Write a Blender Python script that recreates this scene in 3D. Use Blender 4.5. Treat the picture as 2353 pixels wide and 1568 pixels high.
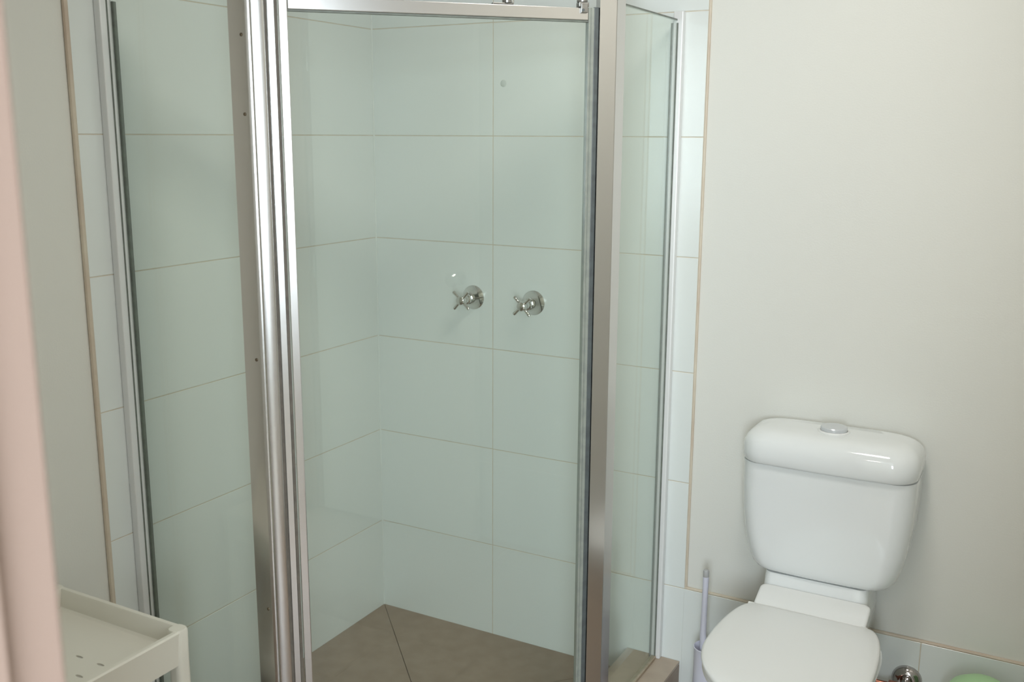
import bpy, bmesh, math
from mathutils import Vector, Matrix

for o in list(bpy.data.objects):
    bpy.data.objects.remove(o, do_unlink=True)
SC = bpy.context.scene
COL = SC.collection

# ------------------------------------------------------------------ camera
CAM_F = 2306.26            # focal length in pixels of the 2353 wide frame
YAW, PITCH, ROLL = -0.503733, 0.202199, 0.004939
CAM_P = Vector((1.81408, -2.44298, 1.50212))
cd = bpy.data.cameras.new('camera')
cam = bpy.data.objects.new('camera', cd)
COL.objects.link(cam)
cd.sensor_width = 36.0
cd.lens = 36.0 * CAM_F / 2353.0
cd.clip_start = 0.02
cd.clip_end = 60
f = Vector((math.sin(YAW) * math.cos(PITCH), math.cos(YAW) * math.cos(PITCH), -math.sin(PITCH)))
r0 = Vector((math.cos(YAW), -math.sin(YAW), 0))
u0 = r0.cross(f)
r = r0 * math.cos(ROLL) + u0 * math.sin(ROLL)
u = -r0 * math.sin(ROLL) + u0 * math.cos(ROLL)
M = Matrix(((r.x, u.x, -f.x), (r.y, u.y, -f.y), (r.z, u.z, -f.z)))
cam.matrix_world = Matrix.Translation(CAM_P) @ M.to_4x4()
cd.dof.use_dof = True
cd.dof.focus_distance = 2.45
cd.dof.aperture_fstop = 5.0
SC.camera = cam

# ------------------------------------------------------------------ world, lights, exposure
W = bpy.data.worlds.new('world')
SC.world = W
W.use_nodes = True
bg = W.node_tree.nodes['Background']
bg.inputs[0].default_value = (0.62, 0.80, 1.0, 1)
bg.inputs[1].default_value = 2.0

def area(name, loc, target, sx, sy, power, color, shape='RECTANGLE'):
    l = bpy.data.lights.new(name, 'AREA')
    l.shape = shape
    l.size = sx
    if shape in ('RECTANGLE', 'ELLIPSE'):
        l.size_y = sy
    l.energy = power
    l.color = color
    o = bpy.data.objects.new(name, l)
    COL.objects.link(o)
    o.location = loc
    o.rotation_euler = (Vector(target) - Vector(loc)).to_track_quat('-Z', 'Y').to_euler()
    return o

# daylight arriving through the window of the room behind the doorway
area('hall_window_daylight', (3.0, -4.31, 1.53), (2.92, -3.0, 1.40), 2.06, 1.15, 106, (0.82, 0.92, 1.0))
# bathroom lamp, just under its ceiling fitting
area('ceiling_lamp_glow', (1.40, -0.95, 2.318), (1.40, -0.95, 0), 0.34, 0.34, 6.0, (1.0, 0.975, 0.93), 'DISK')
# lamp of the room behind the doorway
area('hall_lamp_glow', (1.2, -3.3, 2.318), (1.2, -3.3, 0), 0.30, 0.30, 5, (1.0, 0.86, 0.74), 'DISK')

SC.view_settings.view_transform = 'Standard'
SC.view_settings.look = 'None'
SC.view_settings.gamma = 1.0
SC.view_settings.use_curve_mapping = False
SC.view_settings.exposure = 0.63

# ------------------------------------------------------------------ materials
def mat(name, col, rough=0.5, metal=0.0, spec=0.5, noise=None, bump=None, trans=0.0, coat=0.0, aniso=0.0):
    m = bpy.data.materials.new(name)
    m.use_nodes = True
    nt = m.node_tree
    b = nt.nodes['Principled BSDF']
    b.inputs['Base Color'].default_value = (*col, 1)
    b.inputs['Roughness'].default_value = rough
    b.inputs['Metallic'].default_value = metal
    b.inputs['Specular IOR Level'].default_value = spec
    b.inputs['Transmission Weight'].default_value = trans
    b.inputs['Coat Weight'].default_value = coat
    tc = nt.nodes.new('ShaderNodeTexCoord')
    if noise:                                   # (scale, second colour, low, high)
        n = nt.nodes.new('ShaderNodeTexNoise')
        n.inputs['Scale'].default_value = noise[0]
        n.inputs['Detail'].default_value = 6
        nt.links.new(tc.outputs['Object'], n.inputs['Vector'])
        cr = nt.nodes.new('ShaderNodeValToRGB')
        cr.color_ramp.elements[0].position = noise[2]
        cr.color_ramp.elements[1].position = noise[3]
        cr.color_ramp.elements[0].color = (*col, 1)
        cr.color_ramp.elements[1].color = (*noise[1], 1)
        nt.links.new(n.outputs['Fac'], cr.inputs['Fac'])
        nt.links.new(cr.outputs['Color'], b.inputs['Base Color'])
    if bump:                                    # (scale, strength)
        n = nt.nodes.new('ShaderNodeTexNoise')
        n.inputs['Scale'].default_value = bump[0]
        n.inputs['Detail'].default_value = 3
        nt.links.new(tc.outputs['Object'], n.inputs['Vector'])
        bp = nt.nodes.new('ShaderNodeBump')
        bp.inputs['Strength'].default_value = bump[1]
        bp.inputs['Distance'].default_value = 0.002
        nt.links.new(n.outputs['Fac'], bp.inputs['Height'])
        nt.links.new(bp.outputs['Normal'], b.inputs['Normal'])
    return m

def glass_mat(name, tint, refl=1.0):
    """thin architectural glass: tinted see-through plus mirror reflection by viewing angle"""
    m = bpy.data.materials.new(name)
    m.use_nodes = True
    nt = m.node_tree
    nt.nodes.clear()
    out = nt.nodes.new('ShaderNodeOutputMaterial')
    mix = nt.nodes.new('ShaderNodeMixShader')
    tr = nt.nodes.new('ShaderNodeBsdfTransparent')
    tr.inputs[0].default_value = (*tint, 1)
    gl = nt.nodes.new('ShaderNodeBsdfGlossy')
    gl.inputs['Roughness'].default_value = 0.0
    gl.inputs['Color'].default_value = (0.95, 1.0, 0.97, 1)
    lw = nt.nodes.new('ShaderNodeLayerWeight')
    lw.inputs[0].default_value = 0.5
    p = nt.nodes.new('ShaderNodeMath'); p.operation = 'POWER'; p.inputs[1].default_value = 5
    a = nt.nodes.new('ShaderNodeMath'); a.operation = 'MULTIPLY_ADD'
    a.inputs[1].default_value = 0.94 * refl
    a.inputs[2].default_value = 0.042 * refl
    nt.links.new(lw.outputs['Facing'], p.inputs[0])
    nt.links.new(p.outputs[0], a.inputs[0])
    nt.links.new(a.outputs[0], mix.inputs[0])
    nt.links.new(tr.outputs[0], mix.inputs[1])
    nt.links.new(gl.outputs[0], mix.inputs[2])
    nt.links.new(mix.outputs[0], out.inputs[0])
    return m

MAT = {
    'paint': mat('cream wall paint', (0.79, 0.785, 0.73), 0.42, bump=(260, 0.10), noise=(2.0, (0.78, 0.778, 0.728), 0.4, 0.7)),
    'ceil': mat('white ceiling paint', (0.82, 0.82, 0.80), 0.7, bump=(200, 0.08)),
    'tile': mat('glazed white wall tile', (0.785, 0.815, 0.79), 0.20, spec=0.45, noise=(1.3, (0.77, 0.805, 0.78), 0.35, 0.7), bump=(9, 0.025)),
    'grout': mat('tan cement grout', (0.60, 0.54, 0.43), 0.9, noise=(30, (0.68, 0.62, 0.52), 0.35, 0.65)),
    'sealant': mat('yellowed silicone sealant', (0.68, 0.61, 0.49), 0.45, noise=(5, (0.58, 0.47, 0.37), 0.40, 0.65)),
    'bead': mat('white silicone bead', (0.76, 0.79, 0.76), 0.4, bump=(60, 0.03)),
    'ftile': mat('taupe floor tile', (0.36, 0.275, 0.21), 0.45, noise=(22, (0.32, 0.24, 0.18), 0.35, 0.65), bump=(120, 0.12)),
    'hobtile': mat('beige hob tile', (0.50, 0.41, 0.32), 0.42, noise=(22, (0.45, 0.36, 0.28), 0.35, 0.65), bump=(120, 0.10)),
    'fgrout': mat('brown floor grout', (0.22, 0.18, 0.13), 0.9, noise=(40, (0.22, 0.17, 0.12), 0.4, 0.6)),
    'alu': mat('satin bright aluminium', (0.665, 0.65, 0.635), 0.22, 1.0, bump=(60, 0.02)),
    'sill': mat('dull bronze sill metal', (0.50, 0.42, 0.32), 0.42, 0.5, noise=(40, (0.40, 0.32, 0.22), 0.4, 0.65)),
    'chan': mat('light anodised channel', (0.80, 0.80, 0.79), 0.34, 0.12, bump=(80, 0.02)),
    'seal': mat('grey glazing gasket', (0.17, 0.19, 0.16), 0.45, noise=(50, (0.14, 0.15, 0.13), 0.4, 0.6)),
    'gasket': mat('dark rubber door gasket', (0.10, 0.115, 0.115), 0.38, noise=(50, (0.08, 0.09, 0.09), 0.4, 0.6)),
    'gasket2': mat('smoky plastic seal strip', (0.30, 0.32, 0.28), 0.3, noise=(50, (0.26, 0.28, 0.25), 0.4, 0.6)),
    'groove': mat('brown grey groove shade', (0.21, 0.18, 0.14), 0.6, noise=(50, (0.17, 0.145, 0.115), 0.4, 0.6)),  # for strips that darken the post grooves, shade put into colour
    'screw': mat('tarnished screw', (0.12, 0.09, 0.06), 0.5, 0.6, noise=(200, (0.2, 0.16, 0.1), 0.4, 0.6)),
    'chrome': mat('polished chrome', (0.66, 0.65, 0.63), 0.05, 1.0, bump=(40, 0.01)),
    'reflchrome': mat('chrome with dark reflection', (0.50, 0.47, 0.46), 0.12, 1.0, bump=(40, 0.01)),  # chrome with the dark floor's reflection put into its colour
    'dkmetal': mat('dull grey roller metal', (0.26, 0.25, 0.23), 0.32, 0.8, noise=(80, (0.34, 0.33, 0.31), 0.4, 0.6)),
    'glass': glass_mat('green tinted shower glass', (0.960, 0.977, 0.955)),
    'winglass': glass_mat('clear window glass', (0.97, 0.99, 0.98)),
    'ceramic': mat('white glazed ceramic', (0.83, 0.85, 0.845), 0.07, spec=0.5, coat=0.3, bump=(6, 0.012)),
    'seatpl': mat('white seat plastic', (0.83, 0.835, 0.815), 0.28, spec=0.45, bump=(20, 0.01)),
    'button': mat('grey satin button', (0.66, 0.68, 0.70), 0.25, 0.25, bump=(90, 0.01)),
    'brush': mat('lavender white plastic', (0.70, 0.70, 0.80), 0.30, bump=(30, 0.02)),
    'tip': mat('translucent grey tip', (0.60, 0.60, 0.60), 0.15, trans=0.3, bump=(30, 0.02)),
    'bristle': mat('white bristles', (0.8, 0.8, 0.8), 0.8, bump=(300, 0.4)),
    'copper': mat('reddish copper pipe', (0.42, 0.17, 0.11), 0.28, 1.0, noise=(60, (0.32, 0.11, 0.08), 0.4, 0.65)),
    'green': mat('pale green plastic', (0.42, 0.68, 0.36), 0.35, bump=(30, 0.02)),
    'shelf': mat('cream moulded plastic', (0.80, 0.78, 0.69), 0.35, bump=(40, 0.03)),
    'jamb': mat('warm-lit cream gloss paint', (0.40, 0.285, 0.235), 0.42, bump=(50, 0.04)),  # cream paint, the pink of the warm hall light put into its colour
    'door': mat('white door paint', (0.80, 0.79, 0.75), 0.35, bump=(50, 0.04)),
    'cab': mat('white cabinet laminate', (0.80, 0.82, 0.84), 0.3, bump=(50, 0.02)),
    'bench': mat('grey worktop laminate', (0.30, 0.29, 0.27), 0.3, noise=(60, (0.4, 0.39, 0.36), 0.4, 0.6)),
    'plug': mat('grey plug cap', (0.60, 0.64, 0.61), 0.4, bump=(60, 0.05)),
    'hallfloor': mat('brown hall floor', (0.25, 0.21, 0.16), 0.5, noise=(8, (0.2, 0.17, 0.13), 0.35, 0.65)),
}
lampm = bpy.data.materials.new('opal lamp diffuser')
lampm.use_nodes = True
lb = lampm.node_tree.nodes['Principled BSDF']
lb.inputs['Base Color'].default_value = (0.9, 0.9, 0.88, 1)
lb.inputs['Emission Color'].default_value = (1.0, 0.95, 0.86, 1)
lb.inputs['Emission Strength'].default_value = 2.0
MAT['lamp'] = lampm

# ------------------------------------------------------------------ helpers
def obj(name, bm, m, parent=None, smooth=False, auto=35):
    me = bpy.data.meshes.new(name)
    bmesh.ops.recalc_face_normals(bm, faces=bm.faces[:])
    bm.to_mesh(me)
    bm.free()
    me.materials.append(MAT[m])
    if smooth:
        me.shade_smooth()
        if auto:
            me.set_sharp_from_angle(angle=math.radians(auto))
    o = bpy.data.objects.new(name, me)
    COL.objects.link(o)
    if parent:
        o.parent = parent
    return o

def inst(src, name, loc, parent):
    o = bpy.data.objects.new(name, src.data)
    COL.objects.link(o)
    o.location = loc
    o.parent = parent
    return o

def thing(name, label, cat, loc=(0, 0, 0), group=None):
    o = bpy.data.objects.new(name, None)
    COL.objects.link(o)
    o.location = loc
    o.empty_display_size = 0.05
    o['label'] = label
    o['category'] = cat
    if group:
        o['group'] = group
    return o

def struct(o, label, cat):
    o['kind'] = 'structure'
    o['label'] = label
    o['category'] = cat
    return o

def bbox(bm, a, b, bev=0.0, seg=2):
    """axis aligned box between corners a and b"""
    res = bmesh.ops.create_cube(bm, size=1.0)
    vs = res['verts']
    for v in vs:
        v.co = Vector([(a[i] + b[i]) / 2 + v.co[i] * abs(b[i] - a[i]) for i in range(3)])
    if bev > 0:
        es = list({e for v in vs for e in v.link_edges})
        bmesh.ops.bevel(bm, geom=es, offset=bev, segments=seg, affect='EDGES', profile=0.5)
    return bm

def box(a, b, bev=0.0, seg=2):
    return bbox(bmesh.new(), a, b, bev, seg)

def prism(pts, z0, z1, bev=0.0, bm=None, seg=2):
    """extrude a plan polygon upwards"""
    bm = bm or bmesh.new()
    lo = [bm.verts.new((p[0], p[1], z0)) for p in pts]
    hi = [bm.verts.new((p[0], p[1], z1)) for p in pts]
    n = len(pts)
    fs = [bm.faces.new(lo[::-1]), bm.faces.new(hi)]
    for i in range(n):
        fs.append(bm.faces.new((lo[i], lo[(i + 1) % n], hi[(i + 1) % n], hi[i])))
    if bev > 0:
        es = list({e for fc in fs for e in fc.edges})
        bmesh.ops.bevel(bm, geom=es, offset=bev, segments=seg, affect='EDGES', profile=0.5)
    return bm

def lathe(profile, axis='Z', origin=(0, 0, 0), n=40, bm=None, flute=None):
    """profile: list of (radius, height) turned about an axis through origin"""
    bm = bm or bmesh.new()
    o = Vector(origin)
    rings = []
    for r_, h in profile:
        ring = []
        if r_ < 1e-6:
            co = Vector((0, 0, h))
            ring = [co]
        else:
            for k in range(n):
                a = 2 * math.pi * k / n
                rr = r_ * (1 + (flute if flute and k % 2 else 0))
                ring.append(Vector((rr * math.cos(a), rr * math.sin(a), h)))
        vs = []
        for c in ring:
            if axis == 'Y-':
                c = Vector((c.x, -c.z, c.y))
            elif axis == 'X':
                c = Vector((c.z, c.x, c.y))
            vs.append(bm.verts.new(o + c))
        rings.append(vs)
    for a, b in zip(rings[:-1], rings[1:]):
        if len(a) == 1 and len(b) == 1:
            continue
        for k in range(n):
            k2 = (k + 1) % n
            if len(a) == 1:
                bm.faces.new((a[0], b[k], b[k2]))
            elif len(b) == 1:
                bm.faces.new((a[k], a[k2], b[0]))
            else:
                bm.faces.new((a[k], a[k2], b[k2], b[k]))
    for ring in (rings[0], rings[-1]):
        if len(ring) > 2:
            bm.faces.new(ring)
    return bm

def tube(path, rad, n=14, bm=None):
    """round tube along a list of points; rad a number or a list"""
    bm = bm or bmesh.new()
    P = [Vector(p) for p in path]
    rings = []
    prev = None
    for i, p in enumerate(P):
        t = (P[min(i + 1, len(P) - 1)] - P[max(i - 1, 0)]).normalized()
        ref = prev if prev is not None else (Vector((0, 0, 1)) if abs(t.z) < 0.9 else Vector((1, 0, 0)))
        s = t.cross(ref).normalized()
        q = s.cross(t).normalized()
        prev = q
        rr = rad[i] if isinstance(rad, (list, tuple)) else rad
        rings.append([bm.verts.new(p + rr * (math.cos(2 * math.pi * k / n) * s + math.sin(2 * math.pi * k / n) * q)) for k in range(n)])
    for a, b in zip(rings[:-1], rings[1:]):
        for k in range(n):
            bm.faces.new((a[k], a[(k + 1) % n], b[(k + 1) % n], b[k]))
    bm.faces.new(rings[0][::-1])
    bm.faces.new(rings[-1])
    return bm

def loft(sections, cap=True, bm=None):
    bm = bm or bmesh.new()
    rings = [[bm.verts.new(p) for p in s] for s in sections]
    n = len(rings[0])
    for a, b in zip(rings[:-1], rings[1:]):
        for k in range(n):
            bm.faces.new((a[k], a[(k + 1) % n], b[(k + 1) % n], b[k]))
    if cap:
        bm.faces.new(rings[0][::-1])
        bm.faces.new(rings[-1])
    return bm

def rrect(cx, y0, y1, hw, r_, z, n=8, rb=None, bulge=0.0):
    """rounded rectangle in plan: x from cx-hw to cx+hw, y from y0 (back, larger) to y1 (front); rb rear radius; bulge pushes the front out in the middle"""
    rb = r_ if rb is None else rb
    pts = []
    for (sx, sy, rr) in ((1, -1, r_), (1, 1, rb), (-1, 1, rb), (-1, -1, r_)):
        rr = min(rr, hw * 0.98, (y0 - y1) / 2 * 0.98)
        ccx = cx + sx * (hw - rr)
        ccy = (y1 + rr) if sy < 0 else (y0 - rr)
        a0 = {(1, -1): -90, (1, 1): 0, (-1, 1): 90, (-1, -1): 180}[(sx, sy)]
        for k in range(n + 1):
            a = math.radians(a0 + 90 * k / n)
            pts.append([ccx + rr * math.cos(a), ccy + rr * math.sin(a), z])
    # extra points along the front run so that it can bow
    out = []
    m = 10
    x0 = pts[-1][0]; x1 = pts[0][0]
    for k in range(1, m):
        out.append([x0 + (x1 - x0) * k / m, y1, z])
    pts = pts + out
    if bulge:
        for p in pts:
            t = (y0 - p[1]) / (y0 - y1)
            p[1] -= bulge * max(0, t) * max(0.0, 1 - ((p[0] - cx) / hw) ** 2)
    return [tuple(p) for p in pts]

# ------------------------------------------------------------------ room shell
RX = 2.00          # right wall
FY = -2.08         # inner face of the doorway wall
FY2 = -2.19        # its outer face
CH = 2.40
TH = 0.008         # tile thickness, proud of the paint

DO0, DO1, DOH = 1.215, 1.962, 2.06      # rough door opening

floor = struct(obj('floor', box((0, FY2, -0.10), (RX, 0.008, -0.012)), 'fgrout'), 'taupe tiled bathroom floor', 'floor')
ceiling = struct(obj('ceiling', box((-0.1, FY2 - 2.6, CH), (5.4, 0.1, CH + 0.08)), 'ceil'), 'flat white painted ceiling', 'ceiling')
wall_back = struct(obj('wall_back', box((-0.1, TH, -0.10), (RX + 0.1, 0.12, CH)), 'paint'), 'cream painted wall behind the toilet, white tiled inside the shower', 'wall')
wall_left = struct(obj('wall_left', box((-0.12, FY2, -0.10), (-TH, TH, CH)), 'paint'), 'shaded cream wall left of the shower, tiled white inside it', 'wall')
wall_right = struct(obj('wall_right', box((RX, FY2, -0.10), (RX + 0.12, TH, CH)), 'paint'), 'cream painted wall on the right of the toilet', 'wall')
bm = bmesh.new()
bbox(bm, (-TH, FY2, -0.10), (DO0, FY, CH))
bbox(bm, (DO1, FY2, -0.10), (RX, FY, CH))
bbox(bm, (DO0, FY2, DOH), (DO1, FY, CH))
wall_front = struct(obj('wall_front', bm, 'paint'), 'cream painted wall around the bathroom doorway', 'wall')

# ---- wall tiles: 300 x 600 mm, one object per tile, grout bed behind
G = 0.0012         # half joint
def tiles_back(parent, cols, rows):
    proto = {}
    for (x0, x1) in cols:
        for (z0, z1) in rows:
            key = (round(x1 - x0, 4), round(z1 - z0, 4))
            cx, cz = (x0 + x1) / 2, (z0 + z1) / 2
            hx, hz = (x1 - x0) / 2 - G, (z1 - z0) / 2 - G
            if key not in proto:
                proto[key] = obj('tile', box((-hx, 0, -hz), (hx, 0.0065, hz), 0.0006, 1), 'tile', parent)
                proto[key].location = (cx, 0, cz)
            else:
                inst(proto[key], 'tile', (cx, 0, cz), parent)

def tiles_side(parent, cols, rows, xs, sgn):
    """tiles on a wall of constant x; sgn is the direction they face"""
    proto = {}
    for (y0, y1) in cols:
        for (z0, z1) in rows:
            key = (round(y1 - y0, 4), round(z1 - z0, 4))
            cy, cz = (y0 + y1) / 2, (z0 + z1) / 2
            hy, hz = abs(y1 - y0) / 2 - G, (z1 - z0) / 2 - G
            if key not in proto:
                proto[key] = obj('tile', box((-0.0065 * (sgn > 0), -hy, -hz), (0.0065 * (sgn < 0), hy, hz), 0.0006, 1), 'tile', parent)
                proto[key].location = (xs, cy, cz)
            else:
                inst(proto[key], 'tile', (xs, cy, cz), parent)

ROWS = [(0.3 * k, 0.3 * k + 0.3) for k in range(7)]
ROWS[0] = (-0.006, 0.3)
TE = 1.0055        # tiled area ends here on the back wall
obj('grout_bed', box((0, 0.0008, 0), (TE, TH + 0.001, 2.1)), 'grout', wall_back)
tiles_back(wall_back, [(-0.0012, 0.4045), (0.4045, TE)], ROWS)
TL = -1.021
obj('grout_bed', box((-TH - 0.001, TL, 0), (-0.0008, 0, 2.1)), 'grout', wall_left)
tiles_side(wall_left, [(-0.421, 0.0012), (TL, -0.421)], ROWS, 0.0, 1)
# white bead in the tiled corner
obj('sealant', tube([(0.0004, -0.0004, 0.012), (0.0004, -0.0004, 2.1)], 0.0026, 10), 'bead', wall_back, True)
# sealant bead along the free tile edges
obj('sealant', tube([(TE + 0.0015, 0.005, 0.302), (TE + 0.0015, 0.005, 2.1)], 0.0042, 8), 'sealant', wall_back, True)
obj('sealant', tube([(-0.004, TL - 0.0015, 0.302), (-0.004, TL - 0.0025, 2.1)], 0.006, 8), 'sealant', wall_left, True)

# ---- tiled skirting
SK = [(-0.006, 0.30)]
bb = struct(obj('baseboard_back', box((TE, 0.0008, 0), (RX, TH + 0.001, 0.2985)), 'grout'), 'white tile skirting behind the toilet', 'skirting')
tiles_back(bb, [(TE - 2 * G + 0.0002, 1.6055), (1.6055, RX)], SK)
obj('sealant', tube([(TE, 0.0045, 0.3015), (1.25, 0.0045, 0.3015), (RX, 0.0045, 0.3015)], 0.0045, 8), 'sealant', bb, True)
bl = struct(obj('baseboard_left', box((-TH - 0.001, FY, 0), (-0.0015, TL, 0.2985)), 'grout'), 'white tile skirting below the shaded left wall', 'skirting')
tiles_side(bl, [(-1.621, TL), (FY, -1.621)], SK, 0.0, 1)
obj('sealant', tube([(-0.0045, TL, 0.3015), (-0.0045, FY, 0.3015)], 0.0045, 8), 'sealant', bl, True)
br = struct(obj('baseboard_right', box((RX - 0.0065, FY, 0), (RX + 0.001, 0, 0.2985)), 'grout'), 'white tile skirting on the right wall', 'skirting')
tiles_side(br, [(-0.6, -0.002), (-1.2, -0.6), (-1.8, -1.2), (FY, -1.8)], SK, RX - TH, -1)

# ---- plug cap in the back wall above the taps
wp = obj('plug_cap', lathe([(0.0, 0.0022), (0.007, 0.002), (0.0095, 0.0008), (0.0098, -0.001)], 'Y-', (0.4375, 0, 1.64), 20), 'plug', wall_back, True)

# ---- bathroom floor tiles (300 mm) outside the shower
HOB_OUT = [(1.0, 0.0), (1.0, -0.415), (0.415, -1.0), (0.0, -1.0)]
ftp = None
nx, ny = 7, 7
for i in range(nx):
    for j in range(ny):
        x0, y1 = 0.0 + 0.3 * i + 0.005, -0.3 * j - 0.003
        x1, y0 = min(x0 + 0.3, RX), max(y1 - 0.3, FY2)
        if x0 + 0.3 <= 1.0 and y0 >= -1.0 and (x1 - y0) < 1.40:
            continue
        if x1 - x0 > 0.298 and y1 - y0 > 0.298:
            if ftp is None:
                ftp = obj('tile', box((-0.1483, -0.1483, -0.011), (0.1483, 0.1483, 0.0), 0.0012, 1), 'ftile', floor)
                ftp.location = ((x0 + x1) / 2, (y0 + y1) / 2, 0)
            else:
                inst(ftp, 'tile', ((x0 + x1) / 2, (y0 + y1) / 2, 0), floor)
        elif x1 - x0 > 0.01 and y1 - y0 > 0.01:
            hx, hy = (x1 - x0) / 2 - 0.0017, (y1 - y0) / 2 - 0.0017
            t = obj('tile', box((-hx, -hy, -0.011), (hx, hy, 0.0), 0.0012, 1), 'ftile', floor)
            t.location = ((x0 + x1) / 2, (y0 + y1) / 2, 0)

# ---- shower hob: beige tiles on top and faces
hob_core = prism([(0.9985, 0), (0.9985, -0.4144), (0.4144, -0.9985), (0, -0.9985), (0, -0.8465), (0.3506, -0.8465), (0.8465, -0.3506), (0.8465, 0)], -0.01, 0.0835)
hob = obj('shower_hob', hob_core, 'fgrout', floor)
def pr(name, pts, z0, z1, m, parent, bev=0.0008):
    return obj(name, prism(pts, z0, z1, bev, seg=1), m, parent)
e = 0.0015
pr('tile', [(0.845, -0.001), (0.845, -0.3506 + e), (1.0, -0.415 + e), (1.0, -0.001)], 0.076, 0.085, 'hobtile', hob)
pr('tile', [(0.845, -0.3506 - e), (0.3506 + e, -0.845), (0.415 + e, -1.0), (1.0, -0.415 - e)], 0.076, 0.085, 'hobtile', hob)
pr('tile', [(0.001, -0.845), (0.001, -1.0), (0.415 - e, -1.0), (0.3506 - e, -0.845)], 0.076, 0.085, 'hobtile', hob)
pr('tile', [(0.99, -0.001), (0.99, -0.411), (1.0, -0.415), (1.0, -0.001)], 0.001, 0.0745, 'ftile', hob)
pr('tile', [(0.991, -0.411), (0.411, -0.991), (0.416, -1.0), (1.0, -0.416)], 0.001, 0.0745, 'ftile', hob)
pr('tile', [(0.001, -0.99), (0.001, -1.0), (0.415, -1.0), (0.411, -0.99)], 0.001, 0.0745, 'ftile', hob)
pr('tile', [(0.845, -0.001), (0.845, -0.350), (0.853, -0.354), (0.853, -0.001)], 0.001, 0.0745, 'hobtile', hob)
pr('tile', [(0.845, -0.352), (0.352, -0.845), (0.357, -0.852), (0.852, -0.357)], 0.001, 0.0745, 'hobtile', hob)
pr('tile', [(0.001, -0.845), (0.001, -0.853), (0.354, -0.853), (0.350, -0.845)], 0.001, 0.0745, 'hobtile', hob)

# ---- shower floor, falling to a drain, mitred tiles
sf = obj('shower_floor', prism([(0, 0), (0.846, 0), (0.846, -0.351), (0.351, -0.846), (0, -0.846)], -0.012, -0.004), 'fgrout', floor)
RIM = [(0.0, 0.0), (0.8445, 0.0), (0.8445, -0.3495), (0.3495, -0.8445), (0.0, -0.8445)]
CEN = (0.41, -0.41)
for i in range(5):
    a, b = Vector(RIM[i]), Vector(RIM[(i + 1) % 5])
    c = Vector(CEN)
    ctr = (a + b + c) / 3
    def shrink(p, d=0.0008):
        return p + (ctr - p).normalized() * d * 2.2
    bm = bmesh.new()
    tri = []
    for p, z in ((a, 0.0127), (b, 0.0127), (c, 0.0)):
        q = shrink(p)
        tri.append((q.x, q.y, z))
    lo = [bm.verts.new((x, y, -0.006)) for x, y, z in tri]
    hi = [bm.verts.new(p) for p in tri]
    bm.faces.new(lo); bm.faces.new(hi)
    for k in range(3):
        bm.faces.new((lo[k], lo[(k + 1) % 3], hi[(k + 1) % 3], hi[k]))
    obj('tile', bm, 'ftile', sf)
dr = obj('drain_grate', lathe([(0.0, 0.004), (0.036, 0.004), (0.040, 0.002), (0.041, -0.004)], 'Z', (CEN[0], CEN[1], 0.0), 32), 'chrome', sf, True)

# ---- door frame (jambs, stops, architraves)
trim = struct(obj('trim_1', box((1.215, FY2 - 0.004, 0), (1.2735, FY + 0.020, 2.04), 0.003), 'jamb'), 'cream painted door frame at the near left edge, warm hall light in its colour', 'door frame')
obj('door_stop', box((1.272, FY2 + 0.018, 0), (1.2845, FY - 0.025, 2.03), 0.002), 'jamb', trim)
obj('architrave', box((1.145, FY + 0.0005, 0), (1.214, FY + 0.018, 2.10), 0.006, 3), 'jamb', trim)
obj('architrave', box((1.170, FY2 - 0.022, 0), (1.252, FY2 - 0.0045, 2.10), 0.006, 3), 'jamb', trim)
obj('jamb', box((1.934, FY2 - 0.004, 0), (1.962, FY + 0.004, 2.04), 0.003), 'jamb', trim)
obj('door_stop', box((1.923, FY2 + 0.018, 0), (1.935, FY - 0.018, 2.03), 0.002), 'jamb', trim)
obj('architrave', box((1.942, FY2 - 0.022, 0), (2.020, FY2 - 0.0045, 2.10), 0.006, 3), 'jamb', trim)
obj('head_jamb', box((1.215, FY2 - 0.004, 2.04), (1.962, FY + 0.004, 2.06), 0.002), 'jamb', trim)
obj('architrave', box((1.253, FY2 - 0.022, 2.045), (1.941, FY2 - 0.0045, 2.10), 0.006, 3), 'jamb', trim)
# open door leaf standing along the right wall
dl = struct(obj('door_1', box((1.928, -2.066, 0.006), (1.963, -1.345, 2.03), 0.002), 'door'), 'white flush door standing open along the right wall', 'door')
for zc in (0.25, 1.0, 1.78):
    obj('hinge', lathe([(0.007, -0.045), (0.007, 0.045)], 'Z', (1.927, -2.071, zc), 16), 'chrome', dl, True)
h = obj('door_handle', lathe([(0.026, 0), (0.026, 0.006), (0.010, 0.010), (0.009, 0.045), (0.024, 0.05), (0.027, 0.062), (0.018, 0.072), (0.0, 0.074)], 'X', (0, 0, 0), 28), 'chrome', dl, True)
h.rotation_euler = (0, 0, math.pi)
h.location = (1.928, -1.405, 1.0)

# ---- room behind the doorway (seen only in reflections)
HY = -4.35
WX = 5.20
whl = struct(obj('wall_hall_left', box((-0.12, HY, -0.1), (0.0, FY2, CH)), 'paint'), 'cream painted left wall of the room behind the doorway', 'wall')
whn = struct(obj('wall_hall_near', box((RX + 0.12, FY2, -0.1), (WX, FY2 + 0.11, CH)), 'paint'), 'cream painted wall beside the doorway in the next room', 'wall')
whr = struct(obj('wall_hall_right', box((WX, HY, -0.1), (WX + 0.12, FY2 + 0.11, CH)), 'paint'), 'cream painted right wall of the room behind the doorway', 'wall')
WA, WB, WZ0, WZ1 = 1.90, 4.10, 0.93, 2.16
bm = bmesh.new()
bbox(bm, (-0.12, HY - 0.12, -0.1), (WX + 0.12, HY, WZ0))
bbox(bm, (-0.12, HY - 0.12, WZ1), (WX + 0.12, HY, CH))
bbox(bm, (-0.12, HY - 0.12, WZ0), (WA, HY, WZ1))
bbox(bm, (WB, HY - 0.12, WZ0), (WX + 0.12, HY, WZ1))
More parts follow.
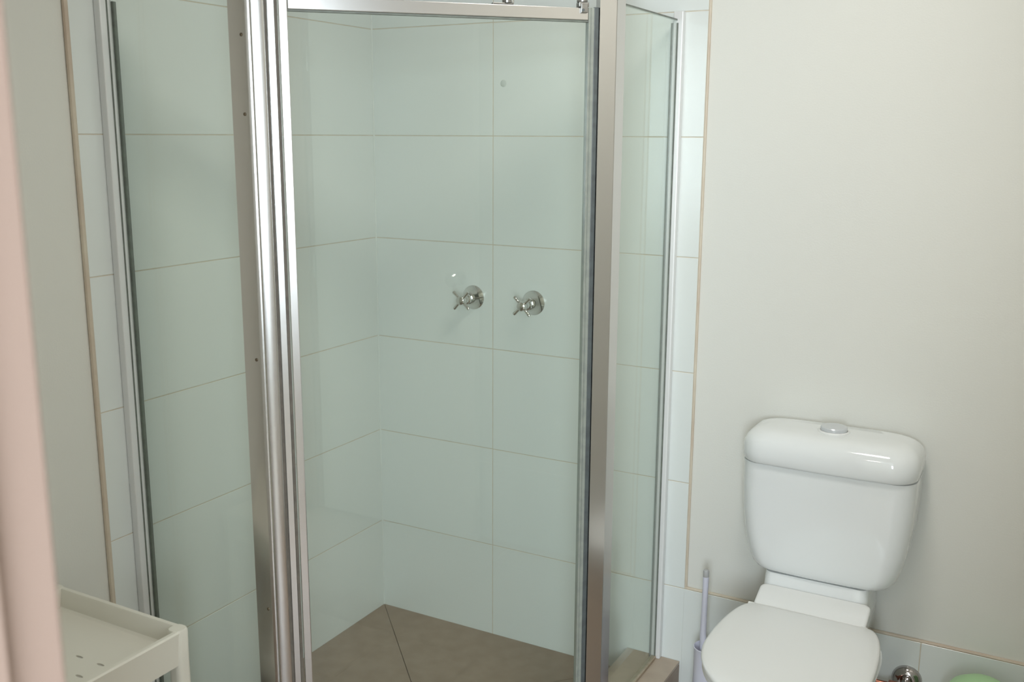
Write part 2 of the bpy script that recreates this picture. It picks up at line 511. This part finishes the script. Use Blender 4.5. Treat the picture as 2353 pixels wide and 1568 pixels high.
wfh = struct(obj('wall_hall_far', bm, 'paint'), 'cream painted window wall of the room behind the doorway', 'wall')
hf = struct(obj('floor_hall', box((0, HY, -0.10), (WX, FY2, 0.0)), 'hallfloor'), 'brown floor of the room behind the doorway', 'floor')
wn = struct(obj('window_1', box((WA, HY - 0.08, WZ0), (WB, HY - 0.074, WZ1)), 'winglass'), 'wide clear window of the room behind the doorway', 'window')
for a, b in (((WA, WZ0), (WA + 0.04, WZ1)), ((WB - 0.04, WZ0), (WB, WZ1)), ((WA + 0.04, WZ0), (WB - 0.04, WZ0 + 0.04)),
             ((WA + 0.04, WZ1 - 0.04), (WB - 0.04, WZ1)), ((2.98, WZ0 + 0.04), (3.02, WZ1 - 0.04))):
    obj('window_frame', box((a[0], HY - 0.10, a[1]), (b[0], HY - 0.05, b[1]), 0.003), 'cab', wn)
# cabinet under the window
cb = thing('base_cabinet', 'white base cabinet with grey worktop in the next room, mirrored in the shower door', 'cabinet', (3.9, HY + 0.003, 0))
obj('carcass', box((-1.1, 0.0, 0.08), (1.1, 0.52, 0.86), 0.002), 'cab', cb)
obj('plinth', box((-1.08, 0.0, 0.0), (1.08, 0.47, 0.08)), 'bench', cb)
for k in range(6):
    xx = -1.095 + 0.366 * k
    d = obj('door', box((xx, 0.521, 0.09), (xx + 0.36, 0.538, 0.845), 0.002), 'cab', cb)
    obj('handle', tube([(xx + 0.04, 0.538, 0.70), (xx + 0.04, 0.565, 0.70), (xx + 0.04, 0.565, 0.80), (xx + 0.04, 0.538, 0.80)], 0.005, 10), 'chrome', d, True)
obj('worktop', box((-1.12, 0.0, 0.86), (1.12, 0.56, 0.90), 0.004), 'bench', cb)

# ---- ceiling lamps
def ceiling_light(loc, label):
    t = thing('ceiling_light', label, 'ceiling lamp', loc)
    obj('base', lathe([(0.16, 0.0), (0.16, -0.022), (0.15, -0.026), (0.0, -0.026)], 'Z', (0, 0, 0), 48), 'ceil', t, True)
    obj('diffuser', lathe([(0.148, -0.026), (0.148, -0.045), (0.13, -0.066), (0.07, -0.078), (0.0, -0.080)], 'Z', (0, 0, 0), 48), 'lamp', t, True)
ceiling_light((1.40, -0.95, CH), 'round white ceiling lamp above the toilet')
ceiling_light((1.2, -3.3, CH), 'round white ceiling lamp of the room behind the doorway')

# ------------------------------------------------------------------ shower screen
HZ = 0.085
se = thing('shower_screen', 'framed glass corner shower screen with a diagonal door, standing on a beige tiled hob', 'shower screen', (0.65, -0.65, HZ))
SEL = Vector((0.65, -0.65, HZ))
def sp(name, bm, m, parent=None, smooth=False):
    """part given in world coordinates"""
    for v in bm.verts:
        v.co -= SEL
    return obj(name, bm, m, parent or se, smooth)
def mir(p):
    return (-p[1], -p[0])
def di(s, off):
    """plan point on the diagonal: s along the door, off = x - y"""
    q = s * math.sqrt(2)
    return ((q + off) / 2, (q - off) / 2)

GT, PT = 1.772, 1.86
# fixed glass panels
gr_ = sp('fixed_panel', box((0.927, -0.372, HZ + 0.0092), (0.933, -0.014, GT + 0.006)), 'glass')
gl_ = sp('fixed_panel', box((0.014, -0.933, HZ + 0.0092), (0.372, -0.927, GT + 0.006)), 'glass')
# polished top edge strips of the panels
sp('edge_strip', box((0.9262, -0.362, GT + 0.0061), (0.9338, -0.014, GT + 0.0095)), 'seal', gr_)
sp('edge_strip', box((0.014, -0.9338, GT + 0.0061), (0.362, -0.9262, GT + 0.0095)), 'seal', gl_)
# wall channels with gaskets
wc = sp('wall_channel', box((0.923, -0.020, HZ), (0.948, -0.0002, 1.80), 0.0025, 2), 'chan')
sp('gasket', box((0.9185, -0.022, HZ), (0.9235, -0.001, GT)), 'seal', wc)
sp('gasket', box((0.9335, -0.0235, HZ), (0.9365, -0.0195, GT)), 'seal', wc)
wc2 = sp('wall_channel', box((0.0002, -0.958, HZ), (0.020, -0.928, 1.80), 0.0025, 2), 'chan')
sp('gasket', box((0.001, -0.9285, HZ), (0.024, -0.9195, GT)), 'seal', wc2)
sp('gasket', box((0.0195, -0.9425, HZ), (0.0215, -0.9395, 1.795)), 'seal', wc2)
# sill rails on the hob
sill = [(0.923, -0.021), (0.923, -0.372), (0.939, -0.372), (0.939, -0.021)]
sp('sill_rail', prism(sill, HZ, HZ + 0.009, 0.0015), 'sill')
sp('sill_rail', prism([mir(p) for p in sill], HZ, HZ + 0.009, 0.0015), 'sill')

# corner posts
post = [(0.9400, -0.360), (0.9400, -0.4045)] + [di(s, o_) for s, o_ in ((0.3768, 1.3455), (0.3395, 1.3455), (0.3395, 1.312))] + [(0.914, -0.372), (0.914, -0.360)]
cp1 = sp('corner_post', prism(post, HZ, PT, 0.0), 'alu')
# left post: broad bowed face and grooves
lp = [(0.359, -0.9425), (0.401, -0.9425)]
lp += [di(s, o_) for s, o_ in ((-0.3812, 1.3445), (-0.3765, 1.3455), (-0.3762, 1.334), (-0.3735, 1.334), (-0.3732, 1.3470), (-0.3722, 1.3484)) + tuple((-0.3598 + 0.0112 * t / 8, 1.3505 - 0.0012 * (t / 8) ** 2) for t in range(-8, 9)) + ((-0.3474, 1.3484), (-0.3466, 1.3470), (-0.3465, 1.330), (-0.3405, 1.330), (-0.3405, 1.312))]
lp += [(0.372, -0.914), (0.359, -0.914)]
cp2 = sp('corner_post', prism(lp, HZ, PT, 0.0), 'alu', None, True)
# screws on the side face of the left post
for zc in (1.689, 1.540, 1.05, 0.5):
    b = lathe([(0.0035, 0.0), (0.0035, 0.0012), (0.0022, 0.0022), (0.0, 0.0016)], 'Y-', (0.3915, -0.9423, zc), 14)
    sp('screw', b, 'screw', cp2, True)
sp('gasket', prism([di(-0.3463, 1.3302), di(-0.3407, 1.3302), di(-0.3407, 1.3350), di(-0.3463, 1.3350)], HZ, PT - 0.002), 'groove', cp2)  # dark strip added to stand for the shade in the groove
# header track
hd = [di(-0.36, 1.322), di(0.36, 1.322), di(0.36, 1.344), di(-0.36, 1.344)]
sp('header_track', prism(hd, 1.797, 1.815, 0.002), 'alu')
# door track on the hob
bt = [di(-0.34, 1.316), di(0.338, 1.316), di(0.338, 1.348), di(-0.34, 1.348)]
sp('bottom_track', prism(bt, HZ, HZ + 0.018, 0.002), 'alu')
# hinge-side jamb strip beside the left post
js = [di(s, o_) for s, o_ in ((-0.3403, 1.315), (-0.3403, 1.3445), (-0.3392, 1.3460), (-0.3278, 1.3460), (-0.3268, 1.3445), (-0.3268, 1.329), (-0.3203, 1.329), (-0.3203, 1.315))]
jst = sp('jamb_strip', prism(js, HZ, PT - 0.01, 0.0), 'alu')
sp('gasket', prism([di(-0.3266, 1.3292), di(-0.3206, 1.3292), di(-0.3206, 1.3345), di(-0.3266, 1.3345)], HZ, PT - 0.012), 'groove', jst)  # another added strip, dark like the shaded groove bottom
# right hand seal strips beside the right post
sp('seal_strip', prism([di(0.3285, 1.318), di(0.3385, 1.318), di(0.3385, 1.340), di(0.3285, 1.340)], HZ + 0.018, 1.766, 0.001), 'gasket')

# door
dg = sp('door', prism([di(-0.310, 1.326), di(0.3225, 1.326), di(0.3225, 1.3345), di(-0.310, 1.3345)], 0.125, 1.742), 'glass')
ds = [di(s, o_) for s, o_ in ((-0.3183, 1.318), (-0.3183, 1.3450), (-0.3173, 1.3462), (-0.3035, 1.3462), (-0.302, 1.3445), (-0.302, 1.318))]
sp('door_stile', prism(ds, 0.107, 1.765, 0.0), 'alu', dg)
ds2 = [di(s, o_) for s, o_ in ((0.315, 1.318), (0.3275, 1.318), (0.3275, 1.3425), (0.322, 1.3425), (0.3205, 1.340), (0.319, 1.3425), (0.315, 1.3425))]
sp('door_stile', prism(ds2, 0.107, 1.764, 0.0), 'gasket2', dg)
tr = [di(-0.3015, 1.318), di(0.3145, 1.318), di(0.3145, 1.3435), di(-0.3015, 1.3435)]
sp('door_rail', prism(tr, 1.7385, 1.7635, 0.0015), 'alu', dg)
trg = [di(-0.3015, 1.322), di(0.3145, 1.322), di(0.3145, 1.3405), di(-0.3015, 1.3405)]
sp('rail_gasket', prism(trg, 1.7352, 1.7384), 'seal', dg)
sp('door_rail', prism(tr, 0.108, 0.133, 0.0015), 'alu', dg)
# roller brackets on top of the door
def roller(s):
    bm = prism([di(s - 0.006, 1.3437), di(s + 0.009, 1.3437), di(s + 0.009, 1.352), di(s - 0.006, 1.352)], 1.7525, 1.772, 0.0012)
    prism([di(s - 0.010, 1.322), di(s + 0.012, 1.322), di(s + 0.012, 1.349), di(s - 0.010, 1.349)], 1.7645, 1.7745, 0.0015, bm)
    ax = di(s, 1.335)
    lathe([(0.0115, -0.006), (0.0115, 0.006)], 'Z', (ax[0], ax[1], 1.781), 20, bm)
    prism([di(s - 0.007, 1.327), di(s + 0.007, 1.327), di(s + 0.007, 1.343), di(s - 0.007, 1.343)], 1.774, 1.7965, 0.001, bm)
    b = sp('roller_bracket', bm, 'dkmetal', dg)
    p = di(s - 0.002, 1.3522)
    sc = lathe([(0.003, -0.0005), (0.003, 0.0010), (0.0, 0.0014)], 'Y-', (0, 0, 0), 12)
    for v in sc.verts:
        x, y, z = v.co
        c_ = math.cos(math.radians(45)); s_ = math.sin(math.radians(45))
        v.co = Vector((p[0] + x * c_ - y * s_, p[1] + x * s_ + y * c_, 1.758 + z))
    sp('bolt', sc, 'gasket', b, True)
roller(0.302)
def roller2(s):
    bm = prism([di(s - 0.024, 1.320), di(s + 0.020, 1.320), di(s + 0.020, 1.342), di(s - 0.024, 1.342)], 1.7637, 1.7672, 0.001)
    ax = di(s + 0.008, 1.333)
    lathe([(0.010, -0.006), (0.011, 0.0), (0.010, 0.006)], 'Z', (ax[0], ax[1], 1.7735), 20, bm)
    prism([di(s + 0.002, 1.326), di(s + 0.014, 1.326), di(s + 0.014, 1.341), di(s + 0.002, 1.341)], 1.779, 1.7965, 0.001, bm)
    b = sp('roller_bracket', bm, 'dkmetal', dg)
    q = di(s + 0.018, 1.340)
    sp('bolt', lathe([(0.003, 0.0), (0.003, 0.006), (0.0015, 0.008), (0.0, 0.008)], 'Z', (q[0], q[1], 1.7672), 12), 'chrome', b, True)
roller2(0.132)

# ------------------------------------------------------------------ shower taps
def shower_tap(x, label, rot):
    t = thing('shower_tap', label, 'tap', (x, 0, 1.046), 'shower taps on the back wall')
    obj('flange', lathe([(0.0345, 0.0), (0.0345, 0.003), (0.032, 0.006), (0.026, 0.016), (0.021, 0.026), (0.0175, 0.032), (0.016, 0.034)], 'Y-', (0, 0, 0), 44), 'chrome', t, True)
    obj('spindle', lathe([(0.0155, 0.033), (0.0155, 0.043), (0.012, 0.046), (0.0105, 0.058)], 'Y-', (0, 0, 0), 10), 'chrome', t, True)
    hd_ = obj('handle', lathe([(0.0105, 0.058), (0.0135, 0.062), (0.014, 0.070), (0.012, 0.077), (0.007, 0.080), (0.0, 0.081)], 'Y-', (0, 0, 0), 28), 'chrome', t, True)
    for k in range(4):
        a = math.radians(rot + 90 * k)
        dx, dz = math.cos(a), math.sin(a)
        pts = [(dx * q, -0.069, dz * q) for q in (0.009, 0.016, 0.024, 0.031, 0.0345, 0.0355)]
        obj('arm', tube(pts, [0.0048, 0.0042, 0.0044, 0.0052, 0.0042, 0.0015], 12), 'chrome', hd_, True)
    return t
shower_tap(0.3415, 'chrome cross-handled shower tap, the one nearer the tiled corner', 48)
shower_tap(0.536, 'chrome cross-handled shower tap, the one nearer the door post', 44)

# ------------------------------------------------------------------ toilet
TX = 1.385
to = thing('toilet', 'white ceramic toilet with its seat lid closed, against the cream wall', 'toilet', (TX, -0.35, 0))
TL_ = Vector((TX, -0.35, 0))
def tp(name, bm, m, parent=None, smooth=True, auto=35):
    for v in bm.verts:
        v.co -= TL_
    return obj(name, bm, m, parent or to, smooth, auto)
# cistern body
secs = []
for z, hw, d, rr in ((0.4700, 0.118, 0.130, 0.05), (0.4705, 0.136, 0.146, 0.045), (0.4730, 0.148, 0.1555, 0.042), (0.4785, 0.1570, 0.1615, 0.042), (0.4870, 0.1645, 0.1645, 0.043), (0.500, 0.1710, 0.1665, 0.044),
                     (0.525, 0.1795, 0.168, 0.045), (0.565, 0.1875, 0.169, 0.045), (0.62, 0.1935, 0.1695, 0.045), (0.68, 0.1965, 0.170, 0.045), (0.7415, 0.1975, 0.1705, 0.045)):
    secs.append(rrect(TX - 0.004, -0.006 - 0.02 * (z < 0.475), -d + 0.006, hw, rr, z, 8, 0.02, 0.006))
cis = tp('cistern', loft(secs), 'ceramic', auto=50)
# lid
secs = []
for z, hw, d, rr in ((0.7425, 0.190, 0.170, 0.05), (0.744, 0.195, 0.175, 0.053), (0.749, 0.1975, 0.178, 0.054), (0.765, 0.199, 0.180, 0.055), (0.780, 0.1985, 0.179, 0.055), (0.792, 0.196, 0.1765, 0.054), (0.802, 0.191, 0.171, 0.053),
                     (0.810, 0.1835, 0.163, 0.051), (0.8155, 0.175, 0.153, 0.049), (0.819, 0.165, 0.142, 0.046), (0.8212, 0.150, 0.126, 0.04), (0.8225, 0.11, 0.10, 0.03)):
    b0 = -0.004 if z < 0.80 else -0.004 - (z - 0.80) * 0.9
    secs.append(rrect(TX - 0.004, b0, -d + 0.004, hw + 0.0015, rr, z, 8, 0.03, 0.006))
lid = tp('cistern_lid', loft(secs), 'ceramic', auto=50)
ring = tp('button_surround', lathe([(0.0365, 0.8215), (0.0365, 0.8238), (0.034, 0.8262), (0.0315, 0.8255), (0.0315, 0.823)], 'Z', (TX - 0.004, -0.083, 0), 40), 'seatpl', lid)
tp('flush_button', lathe([(0.0305, 0.822), (0.0305, 0.8325), (0.0290, 0.8345), (0.0, 0.8355)], 'Z', (TX - 0.004, -0.083, 0), 40), 'button', lid)
# pan: rear deck and pedestal
def egg(y_back, y_front, hw, z, n=56, flat=0.0, p=2.0, yc=None):
    yc = (y_back + y_front) / 2 + 0.02 if yc is None else yc
    pts = []
    for k in range(n):
        a = 2 * math.pi * k / n
        c, s = math.cos(a), math.sin(a)
        ex = 2 / p
        xx = hw * math.copysign(abs(c) ** ex, c)
        ln = (y_back - yc) if s > 0 else (yc - y_front)
        yy = yc + ln * math.copysign(abs(s) ** (0.72 if s > 0 else 1.0), s)
        pts.append((TX + xx, yy, z))
    return pts
secs = [egg(-0.06, -0.46, 0.115, 0.0), egg(-0.06, -0.46, 0.115, 0.02), egg(-0.06, -0.46, 0.105, 0.06), egg(-0.06, -0.48, 0.105, 0.18),
        egg(-0.08, -0.54, 0.125, 0.26), egg(-0.10, -0.60, 0.155, 0.32), egg(-0.12, -0.635, 0.170, 0.365), egg(-0.13, -0.645, 0.174, 0.384), egg(-0.14, -0.635, 0.165, 0.389)]
pan = tp('pan', loft(secs), 'ceramic', auto=60)
secs = []
for z, hw, d in ((0.10, 0.09, 0.10), (0.25, 0.105, 0.14), (0.34, 0.120, 0.205), (0.375, 0.1225, 0.215), (0.392, 0.1220, 0.214), (0.402, 0.1215, 0.200), (0.412, 0.1215, 0.180), (0.425, 0.121, 0.166), (0.440, 0.121, 0.161), (0.458, 0.1205, 0.157), (0.4698, 0.120, 0.154)):
    secs.append(rrect(TX - 0.010, -0.008, -d, hw, 0.02, z, 6, 0.01))
tp('rear_deck', loft(secs), 'ceramic', pan, auto=50)
# seat ring and lid
def seat_outline(hw, yb, yf, z, n=72, inset=0.0, nar=0.131):
    """lid plan: narrow straight rear edge, shoulders, then egg shaped front"""
    pts = []
    ym = -0.445
    half = []
    m = n // 2
    for k in range(m + 1):
        a = math.pi / 2 * (k / (m * 0.5)) if k <= m * 0.5 else None
        if a is not None:                      # front quarter: from front tip to widest point
            half.append(((hw - inset) * math.sin(a), ym - (ym - yf - inset) * math.cos(a)))
        else:                                  # rear part: widest point to the rear corner
            t = (k - m * 0.5) / (m * 0.5)
            w = nar - inset + (hw - nar) * math.cos(math.pi / 2 * t) ** 0.95
            yy = ym + (yb - inset - ym) * math.sin(math.pi / 2 * t) ** 0.92
            half.append((w, yy))
    pts = [(TX + x, y, z) for x, y in half] + [(TX - x, y, z) for x, y in half[::-1][0:-1]]
    return pts
secs = [seat_outline(0.172, -0.236, -0.652, 0.391, inset=0.006), seat_outline(0.174, -0.236, -0.654, 0.394), seat_outline(0.174, -0.236, -0.654, 0.4045), seat_outline(0.172, -0.236, -0.652, 0.407, inset=0.004)]
tp('seat', loft(secs), 'seatpl', auto=50)
secs = [seat_outline(0.176, -0.2345, -0.657, 0.4085, inset=0.006), seat_outline(0.1765, -0.2345, -0.658, 0.4105, inset=0.001), seat_outline(0.1765, -0.2345, -0.658, 0.4165), seat_outline(0.1765, -0.2345, -0.658, 0.4205, inset=0.002),
        seat_outline(0.1765, -0.2345, -0.658, 0.4228, inset=0.007), seat_outline(0.1765, -0.2345, -0.658, 0.4250, inset=0.022), seat_outline(0.1765, -0.2345, -0.658, 0.4270, inset=0.06)]
sl = tp('seat_lid', loft(secs), 'seatpl', auto=50)
# hinge plate behind the lid
secs = []
def wedge(dz, g_):
    """thin plate rising towards the cistern"""
    return [(x, y, dz + 0.4195 + max(0.0, (y + 0.2335)) / 0.069 * 0.0255) for x, y, z in rrect(TX - 0.005, -0.1645 - g_, -0.2335 + g_ * 0.4, 0.1275 - g_, 0.004, 0, 4, 0.012)]
for dz, g_ in ((-0.0130, 0.003), (-0.0115, 0.0), (-0.0040, 0.0), (-0.0010, 0.002), (0.0, 0.006)):
    secs.append(wedge(dz, g_))
hp = tp('hinge_plate', loft(secs), 'seatpl', auto=50)
for sx in (-1, 1):
    xx = TX - 0.005 + sx * 0.128
    tp('hinge', tube([(xx - 0.010, -0.236, 0.4125), (xx + 0.004, -0.236, 0.4125)], 0.009, 16), 'seatpl', hp)

# ------------------------------------------------------------------ toilet brush
tb = thing('toilet_brush', 'pale lavender toilet brush in its holder, in the gap between shower hob and toilet', 'toilet brush', (1.107, -0.098, 0))
obj('holder', lathe([(0.040, 0.0), (0.043, 0.004), (0.037, 0.05), (0.035, 0.12), (0.0355, 0.196), (0.037, 0.2025), (0.035, 0.2035), (0.033, 0.198), (0.032, 0.02), (0.0, 0.02)], 'Z', (0, 0, 0), 36), 'brush', tb, True)
obj('handle', tube([(-0.004, 0, 0.08), (-0.012, 0, 0.19), (-0.0145, 0, 0.24), (-0.0140, 0, 0.32), (-0.0135, 0, 0.395)], [0.010, 0.0095, 0.0082, 0.0075, 0.0078], 18), 'brush', tb, True)
obj('handle_tip', tube([(-0.0135, 0, 0.3952), (-0.0135, 0, 0.409), (-0.0135, 0, 0.4125), (-0.0135, 0, 0.414)], [0.0078, 0.0080, 0.0068, 0.003], 18), 'tip', tb, True)
obj('bristle_head', lathe([(0.0, 0.028), (0.024, 0.032), (0.028, 0.055), (0.024, 0.085), (0.009, 0.095)], 'Z', (0, 0, 0), 24), 'bristle', tb, True)

# ------------------------------------------------------------------ stop tap
st = thing('stop_tap', 'chrome water stop tap on the skirting tile to the right of the toilet', 'tap', (1.581, 0, 0.197))
obj('flange', lathe([(0.0355, 0.0), (0.0355, 0.003), (0.034, 0.008), (0.029, 0.0145), (0.022, 0.0185), (0.016, 0.0195), (0.0145, 0.019)], 'Y-', (0, 0, 0), 44), 'reflchrome', st, True)
obj('valve_body', lathe([(0.0125, 0.017), (0.0125, 0.040), (0.014, 0.042), (0.014, 0.056), (0.011, 0.060), (0.0, 0.060)], 'Y-', (0, 0, 0), 28), 'reflchrome', st, True)
hn = obj('handle', lathe([(0.007, 0.060), (0.007, 0.067), (0.017, 0.069), (0.019, 0.074), (0.017, 0.080), (0.0, 0.082)], 'Y-', (0, 0, 0), 28), 'reflchrome', st, True)
obj('nut', lathe([(0.0105, -0.036), (0.0115, -0.034), (0.0115, -0.018), (0.009, -0.014)], 'X', (0, -0.048, -0.001), 6), 'copper', st, False)
obj('supply_pipe', tube([(-0.030, -0.048, -0.001), (-0.060, -0.048, -0.001), (-0.080, -0.048, 0.0), (-0.094, -0.048, 0.001)], 0.0062, 14), 'copper', st, True)

# ------------------------------------------------------------------ green bin
gb = thing('plastic_bin', 'pale green plastic bin with a domed top, on the floor at the lower right', 'bin', (1.752, -0.125, 0))
obj('body', lathe([(0.062, 0.0), (0.066, 0.004), (0.078, 0.235), (0.079, 0.24), (0.0, 0.24)], 'Z', (0, 0, 0), 40), 'green', gb, True)
obj('lid', lathe([(0.081, 0.236), (0.082, 0.246), (0.079, 0.262), (0.066, 0.283), (0.042, 0.298), (0.018, 0.3045), (0.0, 0.3055)], 'Z', (0, 0, 0), 40), 'green', gb, True)

# ------------------------------------------------------------------ plastic shelf unit
SX1, SY1, SZ = 0.402, -1.172, 0.565       # far right corner of its top
SX0, SY0 = 0.012, -1.66
sh = thing('shelf_unit', 'cream plastic tiered shelf against the left wall, lower left corner', 'shelf', ((SX0 + SX1) / 2, (SY0 + SY1) / 2, 0))
SL = Vector(((SX0 + SX1) / 2, (SY0 + SY1) / 2, 0))
def shp(name, bm, m, parent=None, smooth=True, auto=40):
    for v in bm.verts:
        v.co -= SL
    return obj(name, bm, m, parent or sh, smooth, auto)
def ringrect(x0, x1, y0, y1, rr, z, n=6):
    pts = []
    for (cx, cy, a0) in ((x1 - rr, y0 + rr, -90), (x1 - rr, y1 - rr, 0), (x0 + rr, y1 - rr, 90), (x0 + rr, y0 + rr, 180)):
        for k in range(n + 1):
            a = math.radians(a0 + 90 * k / n)
            pts.append((cx + rr * math.cos(a), cy + rr * math.sin(a), z))
    return pts
def tray(zt):
    hgt = 0.070
    w = 0.011
    bm = bmesh.new()
    S = [ringrect(SX0 + 0.004, SX1 - 0.004, SY0 + 0.004, SY1 - 0.004, 0.020, zt - hgt),
         ringrect(SX0 + 0.001, SX1 - 0.001, SY0 + 0.001, SY1 - 0.001, 0.022, zt - 0.012),
         ringrect(SX0, SX1, SY0, SY1, 0.022, zt - 0.003),
         ringrect(SX0 + 0.003, SX1 - 0.003, SY0 + 0.003, SY1 - 0.003, 0.020, zt),
         ringrect(SX0 + w, SX1 - w, SY0 + w, SY1 - w, 0.018, zt),
         ringrect(SX0 + w + 0.002, SX1 - w - 0.002, SY0 + w + 0.002, SY1 - w - 0.002, 0.017, zt - 0.003),
         ringrect(SX0 + w + 0.007, SX1 - w - 0.007, SY0 + w + 0.007, SY1 - w - 0.007, 0.015, zt - 0.037),
         ringrect(SX0 + w + 0.012, SX1 - w - 0.012, SY0 + w + 0.012, SY1 - w - 0.012, 0.013, zt - 0.041)]
    loft(S, False, bm)
    return bm
def tray_floor(zt):
    """flat bottom with rows of real oval slots"""
    bm = bmesh.new()
    x0, x1, y0, y1 = SX0 + 0.0225, SX1 - 0.0225, SY0 + 0.0225, SY1 - 0.0225
    outer = ringrect(x0, x1, y0, y1, 0.013, zt - 0.041)
    vs = [bm.verts.new(p) for p in outer]
    edges = [bm.edges.new((vs[k], vs[(k + 1) % len(vs)])) for k in range(len(vs))]
    for cx in (0.072, 0.131, 0.190, 0.249, 0.308):
        for j in range(7):
            cy = -1.305 - 0.047 * j
            hole = []
            for k in range(12):
                a = 2 * math.pi * k / 12
                hole.append(bm.verts.new((cx + 0.010 * math.cos(a), cy + 0.0032 * math.sin(a), zt - 0.041)))
            edges += [bm.edges.new((hole[k], hole[(k + 1) % 12])) for k in range(12)]
    bmesh.ops.triangle_fill(bm, use_beauty=True, use_dissolve=False, edges=edges)
    ex = bmesh.ops.extrude_face_region(bm, geom=bm.faces[:])
    for v in [g_ for g_ in ex['geom'] if isinstance(g_, bmesh.types.BMVert)]:
        v.co.z -= 0.003
    return bm
for zt in (SZ, 0.235):
    tr_ = shp('tray', tray(zt), 'shelf')
    shp('tray_base', tray_floor(zt), 'shelf', tr_, False)
for sx in (0, 1):
    for sy in (0, 1):
        cx = SX1 - 0.0155 if sx else SX0 + 0.0155
        cy = SY1 - 0.0155 if sy else SY0 + 0.0155
        b = bmesh.new()
        loft([ringrect(cx - q, cx + q, cy - q, cy + q, min(0.011, q * 0.8), z) for q, z in ((0.016, 0.0), (0.017, 0.02), (0.0160, SZ - 0.06), (0.0165, SZ - 0.004), (0.0145, SZ + 0.0008), (0.010, SZ + 0.0014))], True, b)
        shp('leg', b, 'shelf', auto=50)

for o in bpy.data.objects:
    if o.type == 'MESH' and o.parent is None and 'label' not in o:
        print('UNLABELLED', o.name)
